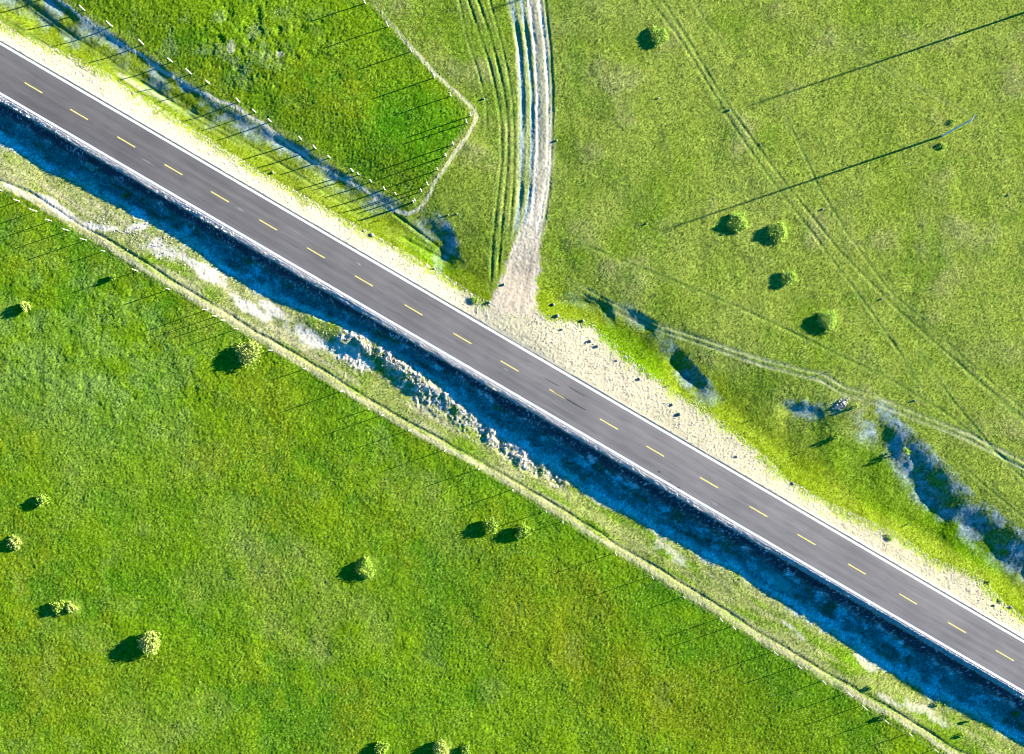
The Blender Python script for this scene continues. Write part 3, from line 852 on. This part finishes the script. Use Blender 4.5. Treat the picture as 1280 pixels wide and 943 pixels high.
pA = at(1178, 170)
ld = Vector((0.886, -0.463, 0))
pD = pA - ld * 95; pD.z = ground_z(pD.x, pD.y)
pE = pA + ld * 95; pE.z = ground_z(pE.x, pE.y)
HA = 8.1
make_pole(pA, 'pale concrete utility pole standing in the upper right pasture', HA, ld)
make_pole(pD, 'utility pole beyond the top edge on the line of the pasture pole', HA, ld)
make_pole(pE, 'utility pole beyond the right edge on the line of the pasture pole', HA, ld)
pB = at(1292, 12); make_pole(pB, 'utility pole just past the top right corner casting the long upper shadow', 8.3, Vector((0.94, -0.33, 0)))
pC = at(958, -105); make_pole(pC, 'utility pole above the top edge whose shadow tip crosses the dirt track', 8.1, Vector((0.94, -0.33, 0)))
cd = Vector((0.463, 0.886, 0))
for k, lb in ((-0.75, 'thin power cable on the road side crossarm end of the pasture pole'), (0.0, 'thin power cable over the tip of the pasture pole'), (0.75, 'thin power cable on the far crossarm end of the pasture pole')):
    pts = []
    for a, b in ((pD, pA), (pA, pE)):
        for q in range(16):
            t = q / 16
            p = a.lerp(b, t) + cd * k; p.z = lerp(a.z, b.z, t) + HA + (0.26 if k == 0 else -0.04) - 1.6 * 4 * t * (1 - t)
            pts.append(p)
    pts.append(pE + cd * k + Vector((0, 0, HA + (0.26 if k == 0 else -0.04))))
    o = pts[0].copy()
    add('power_cable', MB().tube([p - o for p in pts], 0.011, 5).mesh('power_cable', M_CABLE), label=lb, cat='cable', loc=o)

# ------------------------------------------------------------------ shrubs
def leaf_mesh(r, h, n, mat, seed, leaf=0.10, hollow=0.0):
    g = np.random.default_rng(seed)
    # clumps of leaves spread through a lumpy dome
    nc = max(10, int(n / 26))
    th = g.random(nc) * 2 * math.pi; rr = np.sqrt(g.random(nc)) * 0.92
    if hollow: rr = np.sqrt(hollow ** 2 + g.random(nc) * (0.85 - hollow ** 2))
    lump = 1 + 0.18 * np.sin(3 * th + seed) + 0.12 * np.sin(5 * th + 2 * seed)
    cx_ = np.cos(th) * rr * lump; cy_ = np.sin(th) * rr * lump
    cz_ = np.sqrt(np.clip(1 - rr ** 2 * 0.9, 0.05, 1)) * (0.55 + 0.45 * g.random(nc) ** 0.5)
    k = g.integers(0, nc, n)
    cl = 0.16
    P = np.stack([(cx_[k] + g.normal(0, cl, n)) * r, (cy_[k] + g.normal(0, cl, n)) * r, np.clip((cz_[k] + g.normal(0, cl * 0.8, n)), 0.02, 1.12) * h], -1)
    a = g.normal(size=(n, 3)); a[:, 2] *= 0.8; a /= np.linalg.norm(a, axis=1)[:, None]
    b = np.cross(a, g.normal(size=(n, 3))); b /= np.linalg.norm(b, axis=1)[:, None]
    L = leaf * (0.6 + 0.9 * g.random(n))[:, None]
    V = np.stack([P - a * L, P + b * L * 0.45, P + a * L, P - b * L * 0.45], 1).reshape(-1, 3)
    return mesh_np('foliage', V, np.arange(4 * n).reshape(-1, 4), mat)


def stems_mesh(r, h, seed):
    g = random.Random(seed); mb = MB()
    for k in range(7):
        a = g.uniform(0, 6.28); q = g.uniform(0.2, 0.75)
        mb.tube([(0, 0, -0.1), (math.cos(a) * r * q * 0.4, math.sin(a) * r * q * 0.4, h * 0.45), (math.cos(a) * r * q, math.sin(a) * r * q, h * 0.85)], [0.035, 0.025, 0.01], 5)
    return mb.mesh('stem', M_STEM)


def shrub(px_, py_, rpx, tip, mat, label, group, name='shrub', cat='shrub', seed=0, leaf=0.15, dens=1.0, hollow=0.0):
    r = rpx / S * (1.15 if mat is M_LEAF_D else 1.0)
    h = max(0.25, (tip * (0.72 if mat is M_LEAF_D else 0.84) / S) / 6.5)
    p = at(CX + (px_ - CX) * (1 - h * 0.5 / H), CY + (py_ - CY) * (1 - h * 0.5 / H))
    root = add(name, None, label=label, cat=cat, group=group, loc=p)
    root.rotation_euler = (0, 0, seed * 1.7)
    n = int(dens * (170 + 420 * r * r) * (1.3 if mat is M_LEAF_D else 1.0))
    add('foliage', leaf_mesh(r, h, n, mat, seed + 5, leaf, hollow), parent=root)
    add('stem', stems_mesh(r, h, seed), parent=root)
    return root


D_, M_, P_ = M_LEAF_D, M_LEAF_M, M_LEAF_P
g1 = 'low dark shrubs in the upper right pasture'
g2 = 'rounded shrubs scattered over the lower left meadow'
shrub(823, 46, 9, 22, D_, 'low dark green shrub near the top edge, right of the dirt track', g1, seed=1)
shrub(922, 278, 10, 28, D_, 'low dark shrub just below the long pole shadow tip, leftmost of the cluster of four', g1, seed=2)
shrub(973, 290, 10, 32, D_, 'dark shrub with a wide shadow, uppermost right neighbour in the cluster of four', g1, seed=3)
shrub(985, 348, 8, 26, D_, 'small ragged dark shrub in the middle of the pasture between two others', g1, seed=4)
shrub(1034, 400, 10, 30, D_, 'dark shrub nearest the pale double track in the right pasture', g1, seed=6)
shrub(31, 384, 6, 38, P_, 'small pale bush at the left edge below the cattle path', g2, seed=7)
shrub(141, 348, 4, 24, M_, 'tiny green bush just below the fence at upper left', g2, seed=8)
shrub(311, 443, 15, 48, P_, 'largest pale olive shrub right beside the fence on the left', g2, seed=9, leaf=0.17)
shrub(53, 626, 8, 29, M_, 'green bush near the left edge above the smaller pale one', g2, seed=10)
shrub(18, 679, 8, 30, P_, 'pale round shrub at the very left edge of the meadow', g2, seed=11)
shrub(615, 657, 9, 38, M_, 'left one of the pair of shrubs close to the fence in the middle', g2, seed=12)
shrub(654, 664, 9, 36, M_, 'right one of the pair of shrubs close to the fence in the middle', g2, seed=13)
shrub(456, 711, 11, 34, M_, 'ring shaped green shrub alone in the middle of the meadow', g2, seed=14, hollow=0.35)
shrub(73, 759, 9, 26, M_, 'green bush touching a pale one at lower left', g2, seed=15)
shrub(89, 760, 7, 28, P_, 'pale crescent shaped bush touching a green one at lower left', g2, seed=16)
shrub(187, 805, 13, 52, P_, 'big pale yellow tussock with a long shadow at lower left', g2, seed=17, leaf=0.17, dens=1.3)
shrub(477, 936, 9, 26, M_, 'bush at the bottom edge, leftmost of the three there', g2, seed=18)
shrub(551, 936, 10, 40, P_, 'pale topped bush at the bottom edge, middle one of three', g2, seed=19)
shrub(583, 938, 7, 26, M_, 'small round bush at the bottom edge, rightmost of the three there', g2, seed=20)
g3 = 'small bushes along the roadside'
W = dict(name='small_bush', cat='bush')
shrub(1133, 565, 4.5, 36, M_, 'small yellow green bush standing in the blue hollow on the right', g3, seed=21, leaf=0.08, **W)
shrub(1070, 508, 3.5, 25, M_, 'small bush next to the pale heap of stones', g3, seed=22, leaf=0.08, **W)
shrub(1047, 548, 3.5, 25, M_, 'small bush on the green bank left of the blue hollow', g3, seed=23, leaf=0.08, **W)
shrub(1112, 672, 5, 14, M_, 'bright green bush at the edge of the gravel verge on the right', g3, seed=24, leaf=0.08, **W)
shrub(594, 376, 6, 14, M_, 'bright green bush at the left corner of the track junction', g3, seed=25, leaf=0.08, **W)
shrub(157, 245, 4, 8, M_, 'yellowish bush alone in the shaded ditch at upper left', g3, seed=26, leaf=0.08, **W)
shrub(1270, 891, 5.5, 8, M_, 'yellowish bush in the shaded ditch at the lower right corner', g3, seed=27, leaf=0.08, **W)
shrub(1110, 896, 4, 24, M_, 'small bush on the fence line at lower right', g3, seed=28, leaf=0.08, **W)
shrub(1172, 880, 3, 15, M_, 'small clump on the grass strip right of the bare white patch', g3, seed=29, leaf=0.07, **W)
shrub(1210, 902, 4, 15, M_, 'small clump on the grass strip close to the ditch at lower right', g3, seed=30, leaf=0.07, **W)
shrub(1203, 919, 3, 12, M_, 'small clump lowest on the grass strip near the bottom right', g3, seed=31, leaf=0.07, **W)
shrub(1089, 860, 3, 8, M_, 'tiny clump in the middle of the grass strip, left of the bare white patch', g3, seed=32, leaf=0.07, **W)
shrub(1192, 152, 3, 9, D_, 'dark weed clump just above the foot of the utility pole', g3, seed=33, leaf=0.07, **W)
shrub(1179, 182, 3.5, 8, D_, 'dark weed clump just below the foot of the utility pole', g3, seed=34, leaf=0.07, **W)
shrub(1236, 728, 3, 10, M_, 'small clump in the bright grass above the verge at the right edge', g3, seed=35, leaf=0.07, **W)
shrub(1251, 752, 3.5, 9, P_, 'pale clump at the gravel edge in the lower right', g3, seed=36, leaf=0.07, **W)

# ------------------------------------------------------------------ short stakes
sm = MB().tube([(0, 0, -0.2), (0.01, 0, 0.25), (0, 0.01, 0.5)], [0.07, 0.065, 0.05], 7).mesh('short_stake', M_WOOD)
for i, (x, y, hh, lb) in enumerate([
        (836, 482, 0.8, 'short dark stake in the bright verge grass, nearest the wide gravel apron'), (867, 496, 1.0, 'short dark stake below the blue streak, second from the gravel apron'),
        (941, 525, 1.0, 'short dark stake right of centre, upper of a close pair'), (933, 541, 0.9, 'short dark stake right of centre, lower of a close pair'),
        (997, 568, 0.9, 'short dark stake on the green bank, left of a small bush'), (1034, 465, 1.2, 'short dark stake beside the pale double track on the right'),
        (905, 434, 1.0, 'short dark stake beside the pale double track near its left end'), (97, 82, 0.8, 'short dark stake on the upper left verge close to the road'),
        (214, 154, 0.7, 'short dark stake at the gravel edge on the upper left verge'), (1135, 655, 0.8, 'short dark stake above the gravel verge on the right'),
        (475, 275, 1.1, 'short dark stake left of the corner of the lush field'), (338, 212, 1.1, 'short dark stake on the verge below the upper fence')]):
    p = at(x, y)
    o = add('short_stake', sm, label=lb, cat='stake', group='short stakes along the verge', loc=p)
    o.scale = (1, 1, hh); o.rotation_euler = (random.uniform(-.1, .1), random.uniform(-.1, .1), i)

# ------------------------------------------------------------------ rocks
OCT_F = np.array([[0, 2, 4], [2, 1, 4], [1, 3, 4], [3, 0, 4], [2, 0, 5], [1, 2, 5], [3, 1, 5], [0, 3, 5]])
OCT_V = np.array([[1, 0, 0], [-1, 0, 0], [0, 1, 0], [0, -1, 0], [0, 0, 1], [0, 0, -1]], float)


def rock_mesh(seed, mat):
    import bmesh
    bm = bmesh.new(); bmesh.ops.create_icosphere(bm, subdivisions=2, radius=1.0)
    g = np.random.default_rng(seed); ks = g.normal(size=(6, 3)) * 1.6; ph = g.random(6) * 6
    for v in bm.verts:
        q = sum(math.sin(float(np.dot(ks[i], v.co)) + ph[i]) for i in range(6)) / 6
        v.co *= 1 + 0.35 * q
        v.co.z *= 0.62
    me = bpy.data.meshes.new('boulder'); bm.to_mesh(me); bm.free(); me.materials.append(mat)
    return me


RM = [rock_mesh(i, M_ROCK) for i in range(4)]
for i, (x, y, r_, lb) in enumerate([
        (692, 381, .35, 'grey boulder at the top of the gravel apron right of the dirt track'), (697, 395, .42, 'largest grey boulder beside the dirt track junction'),
        (729, 401, .35, 'grey boulder where the gravel apron meets bright grass'), (703, 412, .25, 'small grey boulder inside the gravel apron'),
        (738, 427, .38, 'left one of two neighbouring boulders on the apron edge'), (747, 433, .36, 'right one of two neighbouring boulders on the apron edge'),
        (771, 451, .3, 'grey boulder on the apron edge, lowest of that row'), (465, 294, .40, 'grey boulder on the verge left of the grassy hollow'),
        (455, 289, .22, 'small stone beside the verge boulder left of the grassy hollow'), (543, 336, .28, 'grey boulder between the verge and the grassy bank above the road'),
        (849, 518, .42, 'dark boulder at the gravel edge right of centre'), (840, 506, .3, 'pale boulder just above the dark one right of centre'),
        (799, 474, .33, 'grey boulder at the tip of the wide gravel apron'), (991, 605, .35, 'dark boulder on the gravel edge below the green bank'),
        (1242, 757, .35, 'left one of two dark boulders on the verge at lower right'), (1263, 759, .34, 'right one of two dark boulders on the verge at lower right'),
        (921, 571, .3, 'grey boulder at the gravel corner right of centre'), (630, 356, .3, 'boulder on the left rim of the track junction'),
        (612, 378, .34, 'boulder beside the bright bush at the track junction'), (605, 124, .25, 'brown stone right of the corner of the lush field'),
        (560, 269, .2, 'stone on the dry grass left of the ruts'), (571, 268, .2, 'stone on the dry grass close to the ruts'),
        (823, 123, .22, 'lone dark stone in the upper pasture between shrub and track'), (912, 138, .24, 'dark stone on the old wheel mark at the pole shadow tip'),
        (1028, 262, .24, 'dark stone between the old wheel marks below the pole shadow'), (1260, 244, .24, 'dark stone near the right edge in the pasture'),
        (808, 280, .22, 'pale stone left of the pole shadow tip'), (1102, 374, .22, 'dark stone on the old wheel mark right of the lowest pasture shrub'),
        (1143, 501, .25, 'dark stone just above the pale double track'), (341, 216, .3, 'pale boulder on the gravel edge at upper left'),
        (696, 176, .25, 'dark stone on the grass just right of the dirt track')]):
    p = at(x, y)
    o = add('boulder', RM[i % 4], label=lb, cat='rock', group='loose boulders', loc=p + Vector((0, 0, r_ * 0.25)))
    r_ *= 0.8
    o.scale = (r_, r_ * random.uniform(.7, 1), r_ * random.uniform(.8, 1.2)); o.rotation_euler = (0, 0, random.uniform(0, 6))


def stones(name, pxs, pys, sizes, mat, flat=0.6):
    n = len(pxs)
    g = np.random.default_rng(len(pxs))
    x = (pxs - CX) / S; y = -(pys - CY) / S
    for _ in range(3):
        i = np.clip(np.searchsorted(ax, x) - 1, 0, len(ax) - 2); j = np.clip(np.searchsorted(ay, y) - 1, 0, len(ay) - 2)
        z = Z[j, i]; k = (H - z) / H
        x = (pxs - CX) / S * k; y = -(pys - CY) / S * k
    V = OCT_V[None] * (0.6 + 0.6 * g.random((n, 6, 1))) * sizes[:, None, None]
    V[..., 2] *= flat
    a = g.random(n) * 6.28; ca = np.cos(a)[:, None]; sa = np.sin(a)[:, None]
    vx = V[..., 0] * ca - V[..., 1] * sa; vy = V[..., 0] * sa + V[..., 1] * ca
    V = np.stack([vx + x[:, None], vy + y[:, None], V[..., 2] + z[:, None] + sizes[:, None] * 0.1], -1)
    F = OCT_F[None] + (np.arange(n) * 6)[:, None, None]
    return mesh_np(name, V.reshape(-1, 3), F.reshape(-1, 3), mat, 3)


def rand_strip(n, mode):
    g = np.random.default_rng(n)
    xs = g.uniform(-60, 1340, n)
    if mode == 'verge':
        w = np.interp(xs, GV_X, GV_W) * 0.863 / S
        d = -(4.35 + g.random(n) ** 0.8 * (w + 0.6))
    elif mode == 'shoulder':
        d = 4.3 + g.random(n) * 1.0
    elif mode == 'crest':
        d = 4.9 + np.abs(g.normal(0, 0.28, n))
    else:
        w = np.interp(xs, SH_X, SH_W) * 0.863 / S
        d = 5.3 + g.random(n) * (w - 1.4)
    px_ = xs + RNv[0] * d * S; py_ = 459.6 + RS * (xs - 640) + RNv[1] * d * S
    return px_, py_


x_, y_ = rand_strip(26000, 'verge')
# keep the junction wheel path clear
keep = (np.abs(x_ - np.interp(y_, [340, 385, 420, 450], [650, 640, 640, 655])) > 26) | (np.random.default_rng(2).random(len(x_)) < 0.12)
x_, y_ = x_[keep], y_[keep]
add('gravel', stones('gravel', x_, y_, 0.03 + 0.09 * np.random.default_rng(5).random(len(x_)) ** 3, M_PEB), kind='stuff', label='pale crushed stone on the sunny verge above the road', cat='gravel')
xa, ya = rand_strip(5200, 'shoulder'); xb, yb = rand_strip(2600, 'crest')
x_ = np.concatenate([xa, xb]); y_ = np.concatenate([ya, yb])
add('gravel', stones('gravel', x_, y_, 0.05 + 0.13 * np.random.default_rng(6).random(len(x_)) ** 2, M_PEB), kind='stuff', label='crushed stone edging between the road and the shaded ditch', cat='gravel')
x_, y_ = rand_strip(2600, 'ditch')
add('gravel', stones('gravel', x_, y_, 0.04 + 0.16 * np.random.default_rng(7).random(len(x_)) ** 4, M_PEB), kind='stuff', label='scattered pale stones on the bed of the shaded ditch', cat='gravel')
gg = np.random.default_rng(8); xs_, ys_ = [], []
for (cx_, cy_, rx_, ry_, dg) in RUBBLE + [(190, 300, 60, 18, 25)]:
    n = 420; u = gg.normal(0, rx_ * 0.6, n); v = gg.normal(0, ry_ * 0.8, n); a = math.radians(dg)
    xs_.append(cx_ + u * math.cos(a) - v * math.sin(a)); ys_.append(cy_ + u * math.sin(a) + v * math.cos(a))
x_ = np.concatenate(xs_); y_ = np.concatenate(ys_)
add('rubble', stones('rubble', x_, y_, 0.035 + 0.12 * gg.random(len(x_)) ** 2.5, M_PEB), kind='stuff', label='pale rubble spilled along the sunny edge of the shaded ditch', cat='rubble')
n = 90; u = gg.normal(0, 5.5, n); v = gg.normal(0, 2.2, n)
x_ = 1050 + u * .87 - v * -.5; y_ = 507 + u * -.5 + v * .87
add('rubble_heap', stones('rubble_heap', x_, y_, 0.10 + 0.18 * gg.random(n), M_PEB, 0.9), label='small heap of pale stones beside the pale double track on the right', cat='rubble heap')
